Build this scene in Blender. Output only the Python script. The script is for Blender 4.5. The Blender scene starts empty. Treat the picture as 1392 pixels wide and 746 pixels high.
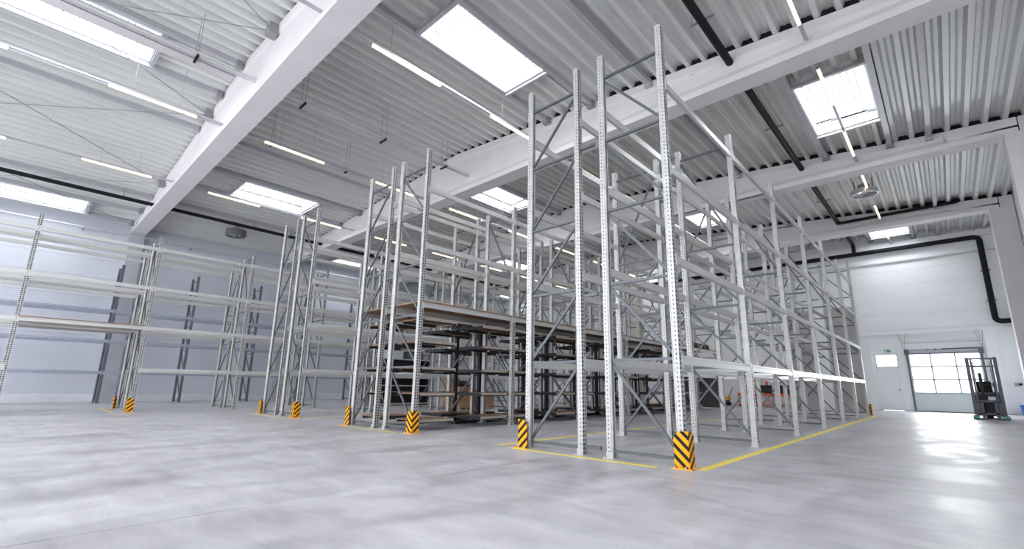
import bpy, math, random
from mathutils import Vector, Matrix
random.seed(4)
sc = bpy.context.scene
COL = sc.collection

# ------------------------------------------------------------------ camera
W, H = 1392, 746
F_PX, YAW, PITCH, ROLL, CX, CY = 629.4, 42.362, 12.341, 0.742, 12.67, 14.30
cam_d = bpy.data.cameras.new('camera')
cam = bpy.data.objects.new('camera', cam_d)
COL.objects.link(cam)
cam_d.sensor_width = 36.0
cam_d.lens = F_PX / W * 36.0
cam_d.shift_x = -CX / W
cam_d.shift_y = CY / W
cam_d.clip_end = 500
_y, _p, _r = map(math.radians, (YAW, PITCH, ROLL))
_fw = Vector((-math.sin(_y) * math.cos(_p), math.cos(_y) * math.cos(_p), math.sin(_p)))
_rt = Vector((math.cos(_y), math.sin(_y), 0))
_up = _rt.cross(_fw)
rt = _rt * math.cos(_r) + _up * math.sin(_r)
up = _up * math.cos(_r) - _rt * math.sin(_r)
M = Matrix((rt, up, -_fw)).transposed().to_4x4()
M.translation = (0, 0, 1.0)
cam.matrix_world = M
sc.camera = cam

# ------------------------------------------------------------------ world, light, exposure
sc.view_settings.view_transform = 'Standard'
sc.view_settings.look = 'None'
sc.view_settings.gamma = 1
sc.view_settings.exposure = 0.85
wd = bpy.data.worlds.new('overcast_sky')
sc.world = wd
wd.use_nodes = True
wd.node_tree.nodes['Background'].inputs[0].default_value = (0.93, 0.96, 1.0, 1)
wd.node_tree.nodes['Background'].inputs[1].default_value = 2.0
SKY_E = 185.0         # daylight through each skylight (W)
LAMP_E = 1.3

# ------------------------------------------------------------------ layout constants
YB, SP, ZB, FW = 3.906, 7.857, 8.578, 0.60      # girders: far lower edge, spacing, soffit, flange width
XL, XR, YG, YN = -31.1, 2.95, 32.0, -5.2         # left wall, right wall, gable wall, near end
XRIDGE, ZRIDGE, SLOPE = -14.0, 10.42, 0.083
def zr(x): return ZRIDGE - SLOPE * abs(x - XRIDGE)
Y0, DY = 6.148, 3.064                            # first frame, bay length
LV = [1.38, 2.80, 4.20, 5.62]                    # beam levels (beam centre)

# ------------------------------------------------------------------ materials
def nodes(name):
    m = bpy.data.materials.new(name); m.use_nodes = True
    nt = m.node_tree
    return m, nt, nt.nodes['Principled BSDF']
def mat(name, col, rough=0.5, metal=0.0, var=0.0, scale=6.0, bump=0.0, bscale=None, stretch=None, detail=4):
    m, nt, b = nodes(name)
    if max(col) < .08: b.inputs['Specular IOR Level'].default_value = .2
    b.inputs['Roughness'].default_value = rough
    b.inputs['Metallic'].default_value = metal
    b.inputs['Base Color'].default_value = (*col, 1)
    if var or bump:
        tc = nt.nodes.new('ShaderNodeTexCoord'); mp = nt.nodes.new('ShaderNodeMapping')
        nt.links.new(tc.outputs['Object'], mp.inputs[0])
        if stretch: mp.inputs['Scale'].default_value = stretch
        nz = nt.nodes.new('ShaderNodeTexNoise'); nz.inputs['Scale'].default_value = scale
        nz.inputs['Detail'].default_value = detail
        nt.links.new(mp.outputs[0], nz.inputs[0])
        if var:
            cr = nt.nodes.new('ShaderNodeValToRGB')
            cr.color_ramp.elements[0].position = 0.3; cr.color_ramp.elements[1].position = 0.7
            cr.color_ramp.elements[0].color = (*[c * (1 - var) for c in col], 1)
            cr.color_ramp.elements[1].color = (*[min(1, c * (1 + var)) for c in col], 1)
            nt.links.new(nz.outputs[0], cr.inputs[0]); nt.links.new(cr.outputs[0], b.inputs['Base Color'])
        if bump:
            bp = nt.nodes.new('ShaderNodeBump'); bp.inputs['Strength'].default_value = bump
            bp.inputs['Distance'].default_value = 0.01
            nt.links.new(nz.outputs[0], bp.inputs['Height']); nt.links.new(bp.outputs[0], b.inputs['Normal'])
    return m
def emis(name, col, s):
    m, nt, b = nodes(name)
    b.inputs['Base Color'].default_value = (*col, 1)
    b.inputs['Emission Color'].default_value = (*col, 1)
    b.inputs['Emission Strength'].default_value = s
    return m

M_UP = mat('galvanised_upright', (0.52, 0.52, 0.52), 0.42, 0.35, 0.12, 9)
M_CAVITY_SHADE = mat('upright_cavity_shade', (.07, .07, .075), .7)  # near-black colour stands in for the shade inside the hollow uprights
M_UP5 = mat('blue_grey_upright', (0.20, 0.215, 0.26), 0.5, 0.3, 0.12, 9)  # wall rack run: uprights and beams darker and bluer than the other rows
M_BEAM5 = mat('blue_grey_beam', (0.36, 0.39, 0.48), 0.45, 0.3, 0.08, 6)
M_BEAM = mat('galvanised_beam', (0.62, 0.62, 0.61), 0.36, 0.35, 0.06, 5, stretch=(1, .2, 1))
M_BRACE = mat('galvanised_brace', (0.115, 0.125, 0.14), 0.4, 0.35, 0.08, 12)
M_PLATE = mat('galvanised_plate', (0.50, 0.50, 0.50), 0.45, 0.4)
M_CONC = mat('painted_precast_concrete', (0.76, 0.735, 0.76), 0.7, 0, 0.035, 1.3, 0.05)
M_SHEET = mat('trapezoidal_steel_sheet', (0.72, 0.73, 0.715), 0.45, 0.15, 0.05, 3, stretch=(1, .15, 1))
M_TRIM = mat('grey_steel_trimmer', (0.50, 0.50, 0.54), 0.45, 0.2, 0.05)
M_BRACK = mat('bracket_steel', (0.33, 0.33, 0.34), 0.5, 0.4)
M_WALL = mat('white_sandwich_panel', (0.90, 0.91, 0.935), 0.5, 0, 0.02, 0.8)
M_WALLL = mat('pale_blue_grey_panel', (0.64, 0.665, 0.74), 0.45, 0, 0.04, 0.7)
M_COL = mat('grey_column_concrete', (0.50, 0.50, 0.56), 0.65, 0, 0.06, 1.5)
M_PLINTH = mat('plinth_concrete', (0.76, 0.77, 0.83), 0.6, 0, 0.05, 2)
M_WHITE = mat('white_steel', (0.90, 0.93, 0.95), 0.4)
M_BLACK = mat('black_pipe_insulation', (0.012, 0.012, 0.016), 0.55)
M_SILVER = mat('galvanised_duct', (0.66, 0.66, 0.68), 0.3, 0.5, 0.05, 4)
M_TRAY = mat('perforated_cable_tray', (0.80, 0.79, 0.81), 0.4, 0.4, 0.08, 30)
M_DARK = mat('charcoal_steel', (0.04, 0.043, 0.05), 0.5, 0.3, 0.15, 6)
M_DARK2 = mat('dark_grey_panel', (0.13, 0.13, 0.13), 0.6, 0.0, 0.1, 3)
M_CHIP = mat('chipboard', (0.30, 0.18, 0.11), 0.75, 0, 0.22, 14)
M_CHIPEDGE = mat('pale_board_edge', (0.38, 0.33, 0.28), 0.7, 0, 0.1, 14)
M_YEL = mat('yellow_floor_paint', (0.93, 0.74, 0.10), 0.5, 0, 0.10, 9)
M_CARD = mat('brown_cardboard', (0.42, 0.25, 0.14), 0.75, 0, 0.15, 5)
M_WOOD = mat('pallet_wood', (0.46, 0.32, 0.2), 0.8, 0, 0.15, 8)
M_ORANGE = mat('orange_red_paint', (0.82, 0.14, 0.04), 0.45)
M_YPAINT = mat('yellow_machine_paint', (0.83, 0.5, 0.03), 0.45)
M_TYRE = mat('black_rubber', (0.02, 0.02, 0.02), 0.7)
M_GREEN = mat('green_wheel', (0.10, 0.36, 0.29), 0.5)
M_EXIT = mat('exit_sign_green', (0.02, 0.30, 0.16), 0.5)
M_BLUE = mat('blue_plastic', (0.03, 0.13, 0.5), 0.4)
M_BEIGE = mat('beige_concrete', (0.66, 0.60, 0.50), 0.7, 0, 0.05, 2)
M_MESH = mat('grey_back_panel', (0.56, 0.555, 0.54), 0.6, 0.1, 0.10, 1.2)
M_LAMP = emis('warm_led_diffuser', (1.0, 0.80, 0.50), LAMP_E)
M_JOINT = mat('joint_filler', (0.80, 0.78, 0.80), 0.6)

def floor_mat():
    m, nt, b = nodes('power_floated_concrete')
    N = nt.nodes.new; L = nt.links.new
    tc = N('ShaderNodeTexCoord')
    def noise(sc_, det, rot=0, stretch=(1, 1, 1), dist=0.0, rough=.55):
        mp = N('ShaderNodeMapping'); L(tc.outputs['Object'], mp.inputs[0])
        mp.inputs['Scale'].default_value = stretch; mp.inputs['Rotation'].default_value = (0, 0, rot)
        n = N('ShaderNodeTexNoise'); n.inputs['Scale'].default_value = sc_; n.inputs['Detail'].default_value = det
        n.inputs['Distortion'].default_value = dist; n.inputs['Roughness'].default_value = rough
        L(mp.outputs[0], n.inputs[0]); return n.outputs[0]
    a = noise(0.45, 5, .5, (1, 1, 1), .4, .5)
    c = noise(1.6, 5, .9, (1, .5, 1), .5, .55)
    e = noise(4.0, 6, -.6, (.3, 1, 1), .6, .6)
    def mix(f, x, y):
        mx = N('ShaderNodeMix'); mx.data_type = 'FLOAT'; mx.inputs[0].default_value = f
        L(x, mx.inputs[2]); L(y, mx.inputs[3]); return mx.outputs[0]
    s = mix(.34, mix(.55, a, c), e)
    cr = N('ShaderNodeValToRGB'); L(s, cr.inputs[0])
    el = cr.color_ramp.elements
    el[0].position = .36; el[0].color = (.30, .293, .32, 1)
    el[1].position = .64; el[1].color = (.60, .59, .625, 1)
    k = el.new(.5); k.color = (.455, .447, .475, 1)
    L(cr.outputs[0], b.inputs['Base Color'])
    rr = N('ShaderNodeMapRange'); L(c, rr.inputs[0])
    rr.inputs[1].default_value = .35; rr.inputs[2].default_value = .65
    rr.inputs[3].default_value = .33; rr.inputs[4].default_value = .50
    L(rr.outputs[0], b.inputs['Roughness'])
    return m
M_FLOOR = floor_mat()

def stripe_mat():
    m, nt, b = nodes('yellow_black_hazard_stripes')
    N = nt.nodes.new; L = nt.links.new
    tc = N('ShaderNodeTexCoord'); sx = N('ShaderNodeSeparateXYZ'); L(tc.outputs['Object'], sx.inputs[0])
    def math_(op, a, c, vb=None):
        n = N('ShaderNodeMath'); n.operation = op
        if isinstance(a, float): n.inputs[0].default_value = a
        else: L(a, n.inputs[0])
        if isinstance(c, float): n.inputs[1].default_value = c
        else: L(c, n.inputs[1])
        return n.outputs[0]
    v = math_('SUBTRACT', math_('ADD', sx.outputs[2], math_('MULTIPLY', sx.outputs[0], .95)), math_('MULTIPLY', sx.outputs[1], .95))
    fr = math_('FRACT', math_('ADD', math_('DIVIDE', v, .135), 10.35), 0.0)
    st = math_('LESS_THAN', fr, .45)
    mx = N('ShaderNodeMix'); mx.data_type = 'RGBA'; L(st, mx.inputs[0])
    mx.inputs[6].default_value = (.93, .40, .008, 1); mx.inputs[7].default_value = (.012, .012, .012, 1)
    L(mx.outputs[2], b.inputs['Base Color']); b.inputs['Roughness'].default_value = .5; b.inputs['Specular IOR Level'].default_value = .2
    return m
M_STRIPE = stripe_mat()

def glass_mat(name, tint=1.0):
    m = bpy.data.materials.new(name); m.use_nodes = True
    nt = m.node_tree; nt.nodes.clear()
    N = nt.nodes.new; L = nt.links.new
    o = N('ShaderNodeOutputMaterial'); t = N('ShaderNodeBsdfTransparent'); g = N('ShaderNodeBsdfGlossy')
    t.inputs[0].default_value = (tint, tint, tint, 1); g.inputs['Roughness'].default_value = .05
    mx = N('ShaderNodeMixShader'); mx.inputs[0].default_value = .06
    L(t.outputs[0], mx.inputs[1]); L(g.outputs[0], mx.inputs[2]); L(mx.outputs[0], o.inputs[0])
    return m
M_GLASS = glass_mat('clear_polycarbonate', .97)

# ------------------------------------------------------------------ mesh helpers
class MB:
    def __init__(s): s.v = []; s.f = []
    def box(s, x0, x1, y0, y1, z0, z1):
        n = len(s.v)
        s.v += [(x0, y0, z0), (x1, y0, z0), (x1, y1, z0), (x0, y1, z0), (x0, y0, z1), (x1, y0, z1), (x1, y1, z1), (x0, y1, z1)]
        s.f += [tuple(n + i for i in q) for q in ((0, 3, 2, 1), (4, 5, 6, 7), (0, 1, 5, 4), (1, 2, 6, 5), (2, 3, 7, 6), (3, 0, 4, 7))]
        return s
    def prism(s, prof, axis, a, b, prof2=None):
        """profile (list of 2-tuples) swept along axis from a to b. x: (y,z), y: (x,z), z: (x,y)"""
        prof2 = prof2 or prof
        def P(p, t): return {'x': (t, p[0], p[1]), 'y': (p[0], t, p[1]), 'z': (p[0], p[1], t)}[axis]
        n = len(s.v); k = len(prof)
        s.v += [P(p, a) for p in prof] + [P(p, b) for p in prof2]
        for i in range(k):
            j = (i + 1) % k
            s.f.append((n + i, n + j, n + k + j, n + k + i))
        s.f.append(tuple(n + i for i in range(k))[::-1]); s.f.append(tuple(n + k + i for i in range(k)))
        return s
    def tube(s, p, q, r, k=10, caps=True, r2=None):
        p = Vector(p); q = Vector(q); d = (q - p).normalized(); r2 = r if r2 is None else r2
        a = d.cross(Vector((0, 0, 1)));
        if a.length < 1e-4: a = Vector((1, 0, 0))
        a.normalize(); b = d.cross(a); n = len(s.v)
        for c, rr in ((p, r), (q, r2)):
            for i in range(k):
                t = 2 * math.pi * i / k
                s.v.append(tuple(c + a * math.cos(t) * rr + b * math.sin(t) * rr))
        for i in range(k):
            j = (i + 1) % k; s.f.append((n + i, n + j, n + k + j, n + k + i))
        if caps: s.f.append(tuple(n + i for i in range(k))[::-1]); s.f.append(tuple(n + k + i for i in range(k)))
        return s
    def path(s, pts, r, k=12):
        """pipe through points with rounded corners"""
        P = [Vector(p) for p in pts]; out = [P[0]]
        for i in range(1, len(P) - 1):
            a = (P[i - 1] - P[i]).normalized(); b = (P[i + 1] - P[i]).normalized(); R = r * 1.9
            s0 = P[i] + a * R; s1 = P[i] + b * R
            for t in (0, .25, .5, .75, 1): out.append(s0 * (1 - t) ** 2 + P[i] * 2 * t * (1 - t) + s1 * t * t)
        out.append(P[-1]); n = len(s.v); last = None
        for i, c in enumerate(out):
            d = ((out[min(i + 1, len(out) - 1)] - out[max(i - 1, 0)])).normalized()
            if last is None:
                a = d.cross(Vector((0, 0, 1)))
                if a.length < 1e-3: a = d.cross(Vector((0, 1, 0)))
            else: a = last - d * last.dot(d)
            a.normalize(); last = a; b = d.cross(a)
            for j in range(k):
                t = 2 * math.pi * j / k; s.v.append(tuple(c + a * math.cos(t) * r + b * math.sin(t) * r))
        for i in range(len(out) - 1):
            for j in range(k):
                j2 = (j + 1) % k
                s.f.append((n + i * k + j, n + i * k + j2, n + (i + 1) * k + j2, n + (i + 1) * k + j))
        s.f.append(tuple(n + j for j in range(k))[::-1]); s.f.append(tuple(n + (len(out) - 1) * k + j for j in range(k)))
        return s
    def ring(s, c, ro, ri, z0, z1, k=32):
        n = len(s.v)
        for r, z in ((ro, z0), (ro, z1), (ri, z1), (ri, z0)):
            for i in range(k):
                t = 2 * math.pi * i / k; s.v.append((c[0] + r * math.cos(t), c[1] + r * math.sin(t), z))
        for a in range(4):
            b = (a + 1) % 4
            for i in range(k):
                j = (i + 1) % k; s.f.append((n + a * k + i, n + a * k + j, n + b * k + j, n + b * k + i))
        return s
    def mesh(s, name, mats, smooth=False):
        me = bpy.data.meshes.new(name); me.from_pydata(s.v, [], s.f); me.update()
        for m in (mats if isinstance(mats, (list, tuple)) else [mats]): me.materials.append(m)
        if smooth:
            me.polygons.foreach_set('use_smooth', [True] * len(me.polygons))
            me.set_sharp_from_angle(angle=math.radians(35))
        return me
def put(name, me, parent=None, loc=(0, 0, 0), rot=(0, 0, 0), scale=None):
    o = bpy.data.objects.new(name, me); COL.objects.link(o)
    o.location = loc; o.rotation_euler = rot
    if scale: o.scale = scale
    if parent: o.parent = parent
    return o
def tag(o, label=None, cat=None, group=None, kind=None):
    if label: o['label'] = label
    if cat: o['category'] = cat
    if group: o['group'] = group
    if kind: o['kind'] = kind
    return o
def thing(name, label, cat, loc=(0, 0, 0), group=None, rz=0):
    return tag(put(name, None, None, loc, (0, 0, rz)), label, cat, group)
def struct(name, me=None, loc=(0, 0, 0)):
    return tag(put(name, me, None, loc), kind='structure')

# ------------------------------------------------------------------ floor
XF0, XF1 = XL - .3, XR + 4.0
fl = struct('floor', MB().box(XF0, XF1, YN - 6, YG + .3, -.30, -.012).mesh('floor_base', M_JOINT))
xs = [XF0] + [-4.43 + 6.3 * k for k in range(-4, 2)] + [XF1]
ys = [YN - 6, -3.2, 2.9, 9.0, 15.1, 21.2, 27.3, YG + .3]
for i in range(len(xs) - 1):
    for j in range(len(ys) - 1):
        g = .006
        put('concrete_slab', MB().box(xs[i] + g, xs[i + 1] - g, ys[j] + g, ys[j + 1] - g, -.05, 0).mesh('concrete_slab', M_FLOOR), fl)
def paint(x0, x1, y0, y1):
    put('yellow_floor_line', MB().box(x0, x1, y0, y1, 0, .0025).mesh('yellow_line', M_YEL), fl)
w = .09
paint(-5.62, -2.95, Y0 - .31, Y0 - .21)
paint(-2.52, -2.40, Y0 - .05, 24.6)
paint(-6.02, -5.92, Y0 - .15, 24.4)
paint(-11.6, -8.95, Y0 - .32, Y0 - .25)
paint(-17.5, -14.95, Y0 - .32, Y0 - .25)
paint(-14.42, -14.34, Y0 - .1, 24.4)
paint(-17.75, -17.67, Y0 - .1, 24.4)
paint(-23.6, -20.6, 2.62, 2.69)
paint(-20.55, -20.2, -.35, -.25)

# ------------------------------------------------------------------ walls
def panel_wall_x(name, x, th, m, zs, yspans, sgn):
    """wall in the plane x = const, made of horizontal sandwich panels; sgn: side the hall lies on"""
    w_ = struct(name, MB().box(*sorted((x - sgn * .02, x - sgn * .25)), yspans[0][0], yspans[-1][1], -.2, zs[-1] + .1).mesh(name + '_core', m))
    for (a, b) in yspans:
        for k in range(len(zs) - 1):
            put('wall_panel', MB().box(*sorted((x - sgn * .03, x)), a + .006, b - .006, zs[k] + .006, zs[k + 1] - .006).mesh('wall_panel', m), w_)
    return w_
bays = [(YN, YB - SP)] + [(YB + SP * (k - 1), YB + SP * k) for k in range(4)] + [(YB + SP * 3, YG)]
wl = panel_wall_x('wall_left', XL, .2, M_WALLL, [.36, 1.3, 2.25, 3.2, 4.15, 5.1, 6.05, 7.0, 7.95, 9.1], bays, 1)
put('plinth', MB().prism([(XL - .2, 0), (XL + .10, 0), (XL + .10, .33), (XL + .05, .36), (XL - .2, .36)], 'y', YN, YG).mesh('plinth', M_PLINTH), wl)
wr = panel_wall_x('wall_right', XR, .2, M_WALL, [0, 1.2, 2.4, 3.6, 4.8, 6.0, 7.2, 8.2, 9.1], bays[1:], -1)
put('baseboard', MB().box(XR - .04, XR, bays[1][0], YG, 0, .12).mesh('skirting', M_PLINTH), wr)

# gable wall at the far end with door and gate openings
GX0, GX1, GZ = -1.47, 1.28, 3.15       # gate opening
DX0, DX1, DZ = -2.88, -1.92, 2.95      # personnel door with fanlight above
core = MB()
for (a, b, c, e) in ((XL - .2, DX0, -.2, 9.6), (DX0, DX1, DZ, 9.6), (DX1, GX0, -.2, 9.6), (GX0, GX1, GZ, 9.6), (GX1, XR + .2, -.2, 9.6)):
    core.box(a, b, YG + .03, YG + .25, c, e)
# fill the triangle under the roof ridge
core.prism([(XL, 9.6), (XR, 9.6), (XRIDGE, 11.0)], 'y', YG + .03, YG + .25)
wf = struct('wall_far', core.mesh('gable_core', M_WALL))
zrow = [4.25, 5.05, 5.85, 6.65, 7.45, 8.25, 9.05, 9.85]
xcol = [XL, -25.0, -19.0, -13.0, -8.3, -3.4, XR]
for i in range(len(xcol) - 1):
    for k in range(len(zrow) - 1):
        put('wall_panel', MB().box(xcol[i] + .005, xcol[i + 1] - .005, YG, YG + .03, zrow[k] + .003, zrow[k + 1] - .003).mesh('wall_panel', M_WALL), wf)
for i in range(5):
    for (z0, z1) in ((.02, 1.2), (1.2, 2.4), (2.4, 3.6), (3.6, 4.25)):
        put('wall_panel', MB().box(xcol[i] + .005, xcol[i + 1] - .005, YG, YG + .03, z0 + .004, z1 - .004).mesh('wall_panel', M_WALL), wf)
put('lintel_ledge', MB().box(-3.4, XR, YG - .10, YG + .03, 3.98, 4.10).mesh('lintel_ledge', M_WHITE), wf)
for (a, b, c, e) in ((-3.4, DX0, .02, 3.98), (DX0, DX1, DZ, 3.98), (DX1, GX0, .02, 3.98), (GX0, GX1, GZ, 3.98), (GX1, 1.72, .02, 3.98), (1.72, XR, .02, 3.98)):
    put('wall_panel', MB().box(a + .004, b - .004, YG, YG + .03, c, e).mesh('wall_panel', M_WHITE), wf)
put('pilaster', MB().box(-3.42, -3.02, YG - .14, YG, 0, 3.62).mesh('pilaster', M_WHITE), wf)
put('pilaster', MB().box(1.50, 1.92, YG - .14, YG, 0, 3.98).mesh('pilaster', M_WHITE), wf)
put('roof_edge_beam', MB().box(XL, XR, YG - .22, YG, 8.70, 9.02).mesh('edge_beam', M_WALL), wf)

# personnel door
dr = struct('door_1', MB().box(DX0 + .05, DX1 - .05, YG + .02, YG + .07, .02, 2.22).mesh('door_leaf', M_WHITE))
put('door_frame', MB().box(DX0, DX0 + .05, YG - .02, YG + .1, 0, DZ).box(DX1 - .05, DX1, YG - .02, YG + .1, 0, DZ)
    .box(DX0, DX1, YG - .02, YG + .1, DZ - .05, DZ).box(DX0, DX1, YG - .02, YG + .1, 2.22, 2.30).mesh('door_frame', M_WALL), dr)
put('fanlight', MB().box(DX0 + .05, DX1 - .05, YG + .03, YG + .045, 2.30, DZ - .05).mesh('fanlight', M_GLASS), dr)
put('door_handle', MB().box(DX1 - .20, DX1 - .08, YG - .04, YG - .02, 1.08, 1.10).box(DX1 - .11, DX1 - .08, YG - .04, YG + .02, 1.0, 1.16).mesh('door_handle', M_BRACK), dr)

# sectional gate
gt = struct('door_2', MB().box(GX0, GX1, YG + .05, YG + .10, 0.0, .93).mesh('gate_bottom_section', mat('gate_panel', (.66, .74, .76), .45)))
rows = [.93, 1.60, 2.26, 2.92]; cols = [GX0, -.60, .34, GX1]
fr = MB()
for z in rows: fr.box(GX0, GX1, YG + .04, YG + .10, z - .035, z + .035)
for x in (GX0 + .03, cols[1], cols[2], GX1 - .03): fr.box(x - .03, x + .03, YG + .04, YG + .10, .93, 2.95)
fr.box(GX0, GX1, YG + .04, YG + .1, 2.92, GZ)
put('gate_frame', fr.mesh('gate_frame', mat('gate_aluminium', (.52, .54, .60), .45, .2)), gt)
for i in range(3):
    for k in range(3):
        put('pane', MB().box(cols[i] + .03, cols[i + 1] - .03, YG + .06, YG + .075, rows[k] + .035, rows[k + 1] - .035).mesh('pane', M_GLASS), gt)
put('gate_seal', MB().box(GX0, GX1, YG + .03, YG + .11, 0, .03).mesh('gate_seal', M_TYRE), gt)
for x in (GX0 - .04, GX1 + .04):
    put('guide_rail', MB().box(x - .04, x + .04, YG - .06, YG, 0, 3.05).box(x - .09, x + .09, YG - .16, YG, 2.86, 3.16).mesh('guide_rail', M_BRACE), gt)
put('spring_shaft', MB().tube((GX0 - .1, YG - .12, 3.12), (GX1 + .1, YG - .12, 3.12), .018, 10).tube((-.1, YG - .12, 3.12), (GX1 - .05, YG - .12, 3.12), .045, 12)
    .tube((-.68, YG - .12, 3.12), (-.62, YG - .12, 3.12), .04, 12).tube((-.38, YG - .12, 3.12), (-.33, YG - .12, 3.12), .055, 12).mesh('spring_shaft', M_BRACE), gt)
hb = MB()
for x in (GX0 - .1, GX1 + .1):
    hb.tube((x, YG - .12, 3.12), (x - .18, YG - .3, 3.95), .012, 6).tube((x, YG - .12, 3.12), (x + .12, YG - .3, 3.95), .012, 6)
    hb.tube((x, YG - .6, 3.42), (x - .1, YG - .6, 4.0), .012, 6)
hb.tube((GX0 - .15, YG - .25, 3.47), (GX1 + .15, YG - .25, 3.47), .018, 8).tube((GX0 - .15, YG - .25, 3.55), (GX1 + .15, YG - .25, 3.55), .012, 8)
put('rail_hanger', hb.mesh('rail_hanger', M_PLATE), gt)
gl = bpy.data.lights.new('daylight_gate', 'AREA'); gl.shape = 'RECTANGLE'; gl.size = 3.2; gl.size_y = 3.0; gl.energy = 420; gl.color = (.95, .98, 1)
glo = bpy.data.objects.new('daylight_gate', gl); COL.objects.link(glo); glo.location = (-.1, YG + .9, 2.0); glo.rotation_euler = (-math.pi / 2, 0, 0)
# track seal / small wall fittings
es = thing('exit_sign', 'small green emergency exit sign above the white personnel door', 'sign', (-2.30, YG - .03, 3.12))
put('sign_face', MB().box(-.13, .13, -.02, .028, -.065, .065).mesh('exit_plate', M_EXIT), es)
# running figure, arrow and doorway pictogram (flat print)
pg = MB()
pg.box(-.035, -.012, -.024, -.02, -.02, .02); pg.box(-.03, -.015, -.024, -.02, .025, .042)
pg.prism([(-.035, -.02), (-.055, -.045), (-.042, -.048), (-.02, -.02)], 'y', -.024, -.02)
put('pictogram_door', MB().box(-.105, -.06, -.024, -.02, -.045, .045).mesh('pictogram', M_WHITE), es)
pg.prism([(-.022, -.02), (.005, -.045), (-.006, -.048), (-.032, -.02)], 'y', -.024, -.02)
put('pictogram_figure', pg.mesh('pictogram', M_WHITE), es); pg = MB()
pg.box(.03, .075, -.024, -.02, -.008, .008); pg.prism([(.07, -.03), (.105, 0), (.07, .03)], 'y', -.024, -.02)
put('pictogram_arrow', pg.mesh('pictogram', M_WHITE), es)
so = thing('wall_socket', 'dark socket box on the white wall right of the gate', 'socket', (2.33, YG - .02, 1.38))
put('housing', MB().box(-.11, .02, -.10, .02, -.07, .07).mesh('socket_box', M_BRACK), so)
put('plug', MB().tube((.06, -.06, 0), (.14, -.06, .01), .05, 12).box(.02, .07, -.09, 0, -.05, .05).mesh('socket_plug', M_TYRE), so)
bb = thing('blue_bin', 'blue plastic bin at the right edge beside the far wall', 'bin', (2.42, YG - .75, 0))
put('body', MB().prism([(-.17, 0), (.17, 0), (.22, .42), (-.22, .42)], 'y', -.2, .2).mesh('bin_body', M_BLUE), bb)
put('rim', MB().box(-.24, .24, -.22, .22, .42, .46).mesh('bin_rim', M_BLUE), bb)

# ------------------------------------------------------------------ girders and columns
def girder(k, label):
    y1 = YB + SP * k; yc = y1 - FW / 2
    def prof(x):
        t = zr(x) - .015; h = FW / 2
        return [(yc - h, ZB), (yc + h, ZB), (yc + h, ZB + .17), (yc + .21, ZB + .34), (yc + .21, t - .32), (yc + h - .05, t - .22), (yc + h - .05, t),
                (yc - h + .05, t), (yc - h + .05, t - .22), (yc - .21, t - .32), (yc - .21, ZB + .34), (yc - h, ZB + .17)]
    def solid(x):
        t = zr(x) - .015; h = FW / 2
        return [(yc - h, ZB), (yc + h, ZB), (yc + h, ZB + .17), (yc + h, ZB + .2), (yc + h, t - .32), (yc + h, t - .22), (yc + h, t),
                (yc - h, t), (yc - h, t - .22), (yc - h, t - .32), (yc - h, ZB + .2), (yc - h, ZB + .17)]
    xs_ = [(XL + .02, solid), (XL + 1.2, solid), (XL + 1.6, prof), (XRIDGE, prof), (.9, prof), (1.3, solid), (2.50, solid)]
    m = MB()
    for (a, pa), (b, pb) in zip(xs_[:-1], xs_[1:]): m.prism(pa(a), 'x', a, b, pb(b))
    g = tag(put('concrete_girder', None), label, 'girder', 'roof girders')
    put('girder_body', m.mesh('girder_body', M_CONC), g)
    for x in (-4.05,):
        dsk = MB().tube((x, yc - .235, ZB + .85), (x, yc - .20, ZB + .85), .13, 20).mesh('cast_disc', M_TRIM, True)
        put('cast_in_disc', dsk, g)
    return g
GL = ['large white concrete roof girder crossing the upper left, nearest of the row', 'second white concrete roof girder, passing right behind the tallest front uprights',
      'third white concrete roof girder, meeting the right-hand pillar just below the upper skylight', 'fourth and farthest white roof girder, in front of the end wall']
for k in range(4): girder(k, GL[k])
girder(-1, 'white roof girder behind the photographer, above the near end of the hall')
for k in range(4):
    y1 = YB + SP * k
    c = tag(put('concrete_column', MB().box(2.19, 2.93, y1 - FW, y1, 0, ZB).box(2.53, 2.93, y1 - FW, y1, ZB, zr(2.7)).mesh('column_right', M_CONC)),
            ['white pillar on the right carrying the first girder, out of frame', 'white pillar on the right carrying the second girder', 'white pillar at the right edge carrying the third girder',
             'white pillar on the right nearest the gate, carrying the fourth girder'][k], 'pillar', 'right-hand pillars')
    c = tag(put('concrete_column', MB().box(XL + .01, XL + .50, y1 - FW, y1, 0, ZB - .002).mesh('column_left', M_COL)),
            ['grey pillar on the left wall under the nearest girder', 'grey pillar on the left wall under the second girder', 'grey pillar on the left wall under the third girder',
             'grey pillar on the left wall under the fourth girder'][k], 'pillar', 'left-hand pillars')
tag(put('concrete_column', MB().box(-17.3, -16.6, YG - .5, YG, 0, 8.7).mesh('column_beige', M_BEIGE)), 'beige pillar against the far wall behind the dark shelving', 'pillar')

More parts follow.
